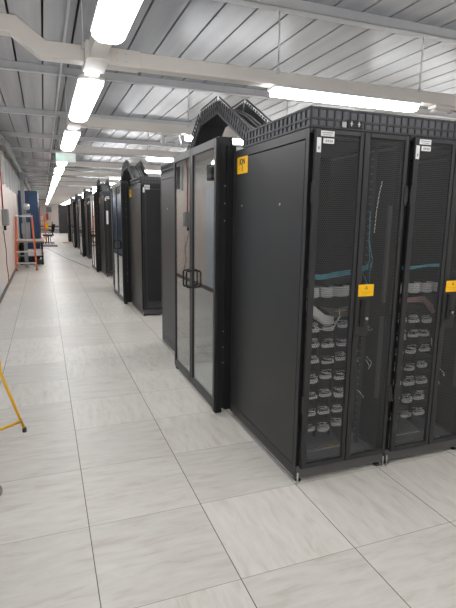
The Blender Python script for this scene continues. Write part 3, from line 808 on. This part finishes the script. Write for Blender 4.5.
# far end objects
t=thing('shelf_unit','red brown shelf unit beyond the blue cabinet','shelf',(-1.60,24.0,0))
MB().box(-.3,.10,0,.6,0.03,1.95).build('case',M['redbrown'],t,.01)
for x in (-.3,.06):
    MB().box(x,x+.04,.0,.04,0,.03).box(x,x+.04,.56,.6,0,.03).build('foot',M['deep'],t)
def lad2(x,y,lab,h):
    t=thing('step_ladder',lab,'ladder',(x,y,0))
    for s in (-1,1):
        MB().bar((s*.25,0,0),(s*.18,.2,h),.05,.07).build('front_rail',M['orange'],t); MB().bar((s*.25,.8,0),(s*.18,.3,h),.04,.04).build('rear_rail',M['orange'],t)
    for k in range(1,int(h/.3)): MB().box(-.24,.24,.2*k*.3/h-.04,.2*k*.3/h+.05,k*.3-.015,k*.3+.015).build('step',M['orange'],t)
    MB().box(-.2,.2,.14,.36,h-.02,h+.02).build('top_tray',M['orange'],t)
lad2(-1.50,25.6,'second orange ladder, seen beyond the blue cabinet',1.5)
t=thing('storage_crate','yellow crate on top of the far desk','crate',(-1.30,27.5,.75))
MB().box(-.05,.20,0,.4,0,.30).build('crate_body',M['yellow'],t,.02); MB().box(-.07,.22,-.02,.42,.27,.32).build('rim',M['yellow'],t)
t=thing('desk','small desk far down the aisle under the yellow crate','desk',(-1.35,27.3,0))
MB().box(-.5,.35,0,.9,.71,.75).build('desk_top',M['wood'],t)
for x in (-.48,.29):
    for y in (.02,.84): MB().box(x,x+.04,y,y+.04,0,.71).build('leg',M['deep'],t)
def chair(x,y,rz,lab):
    t=thing('office_chair',lab,'chair',(x,y,0),rz)
    MB().box(-.24,.24,-.24,.24,.43,.51).build('seat',M['deep'],t,.03)
    MB().prism([(-.24,.62),(-.20,.60),(-.28,1.05),(-.33,1.05)],'y',-.22,.22).build('backrest',M['deep'],t)
    MB().bar((-.20,0,.45),(-.26,0,.70),.05,.03).build('back_support',M['deep'],t)
    MB().tube([(0,0,.10),(0,0,.44)],.03,8).build('gas_column',M['deep'],t)
    for k in range(5):
        a=2*PI*k/5; 
        l=MB().bar((0,0,.10),(.28*math.cos(a),.28*math.sin(a),.07),.04,.03).build('base_arm',M['deep'],t)
        MB().lathe([(.03,-.02),(.03,.02)],(.28*math.cos(a),.28*math.sin(a),.03),10,'y').build('castor',M['deep'],l)
chair(-1.10,33.0,PI,'black office chair at the end of the aisle near the far wall')
chair(-1.15,25.2,PI*.9,'black office chair beside the far desk')
tag(MB().box(-1.62,-.75,22.8,24.2,.0005,.012).build('floor_area',M['farfloor'],None),'dark mat lying on the floor far down the aisle','mat')
tag(MB().box(-2.0,2.8,40.5,52,.0005,.012).build('floor_area',M['farfloor'],None),'wide dark grey floor area in front of the far wall','mat')  # thin dark grey sheet over this stretch of floor
t=thing('fire_extinguisher','red fire extinguisher on the far wall','fire extinguisher',(-.9,Y1-.15,0))
MB().lathe([(.10,.9),(.11,.95),(.11,1.5),(.06,1.62),(.03,1.7)],(0,0,0),14).build('cylinder',M['red'],t)
MB().box(-.05,.05,.10,.149,1.2,1.3).build('bracket',M['deep'],t); MB().bar((0,0,1.7),(.1,0,1.78),.03,.03).build('handle',M['deep'],t)
t=thing('wall_panel','pale grey board high on the far wall','panel',(.0,Y1-.06,0))
MB().box(-1.0,-.4,0,.055,1.8,2.4).build('board',M['gbox'],t,.01)
# two dark racks far down the aisle
def plain_rack(x,y,lab):
    t=thing('server_rack',lab,'server rack',(x,y,0),0,'server racks in rows')
    MB().box(0,.85,0,1.1,.05,2.35).build('case',M['black'],t,.01); MB().box(.02,.83,.02,1.08,0,.05).build('plinth',M['deep'],t)
    MB().box(.04,.81,-.02,0,.1,2.3).build('door',M['panel'],t,.005)
plain_rack(-.15,40.6,'plain dark cabinet far down the aisle, standing alone on the left of the row ends')
plain_rack(.72,40.6,'plain dark cabinet far down the aisle, beside the last rack block')
# cable across the floor
m=MB(); pts=[(-1.35,22.0,.006),(-1.1,20.0,.006),(-.86,18.0,.006),(-.66,16.2,.006),(-.42,14.6,.006),(-.22,13.2,.006),(-.13,12.5,.006)]
m.tube(pts,.007,6); tag(m.build('floor_cable',M['gbox']),'thin grey cable trailing across the floor to the third glass door','cable')
m=MB().tube([(-.10,27.0,.01),(-.30,26.4,.01),(-.42,26.0,.01),(-.25,25.7,.01),(-.05,25.6,.01)],.02,6)
tag(m.build('floor_cable',M['orange']),'orange cable lying on the floor at the corner of the farthest rack block','cable')
# white sheet on third block rack
o=MB().box(.05,.10,-.0215,-.0205,1.35,1.68)
for ob in COL.objects:
    if ob.get('category')=='server rack' and ob.location.x<.1 and abs(ob.location.y-2*PP)<1e-3:
        s=o.build('notice',M['paper'],ob); s['label']='white paper strip'

# ------------------------------------------------------------------ camera, world, view
cam=bpy.data.cameras.new('camera'); co=bpy.data.objects.new('camera',cam); COL.objects.link(co)
cx,cy,cz,yaw,pit,roll,F=-1.33882386,-2.32128076,1.58258928,.364826856,-.180824441,.0144449616,478.743660
cam.sensor_fit='VERTICAL'; cam.sensor_height=36; cam.lens=F*36/608; cam.clip_start=.02; cam.clip_end=200
f=Vector((math.sin(yaw)*math.cos(pit),math.cos(yaw)*math.cos(pit),math.sin(pit)))
r=Vector((math.cos(yaw),-math.sin(yaw),0)); u=r.cross(f)
r2=r*math.cos(roll)+u*math.sin(roll); u2=-r*math.sin(roll)+u*math.cos(roll)
co.matrix_world=Matrix(((r2.x,u2.x,-f.x,cx),(r2.y,u2.y,-f.y,cy),(r2.z,u2.z,-f.z,cz),(0,0,0,1)))
S.camera=co
w=bpy.data.worlds.new('world'); S.world=w; w.use_nodes=True
w.node_tree.nodes['Background'].inputs[0].default_value=(.8,.85,.9,1); w.node_tree.nodes['Background'].inputs[1].default_value=.3
S.view_settings.view_transform='Standard'; S.view_settings.look='None'; S.view_settings.gamma=1; S.view_settings.exposure=1.12
S.view_settings.use_curve_mapping=False
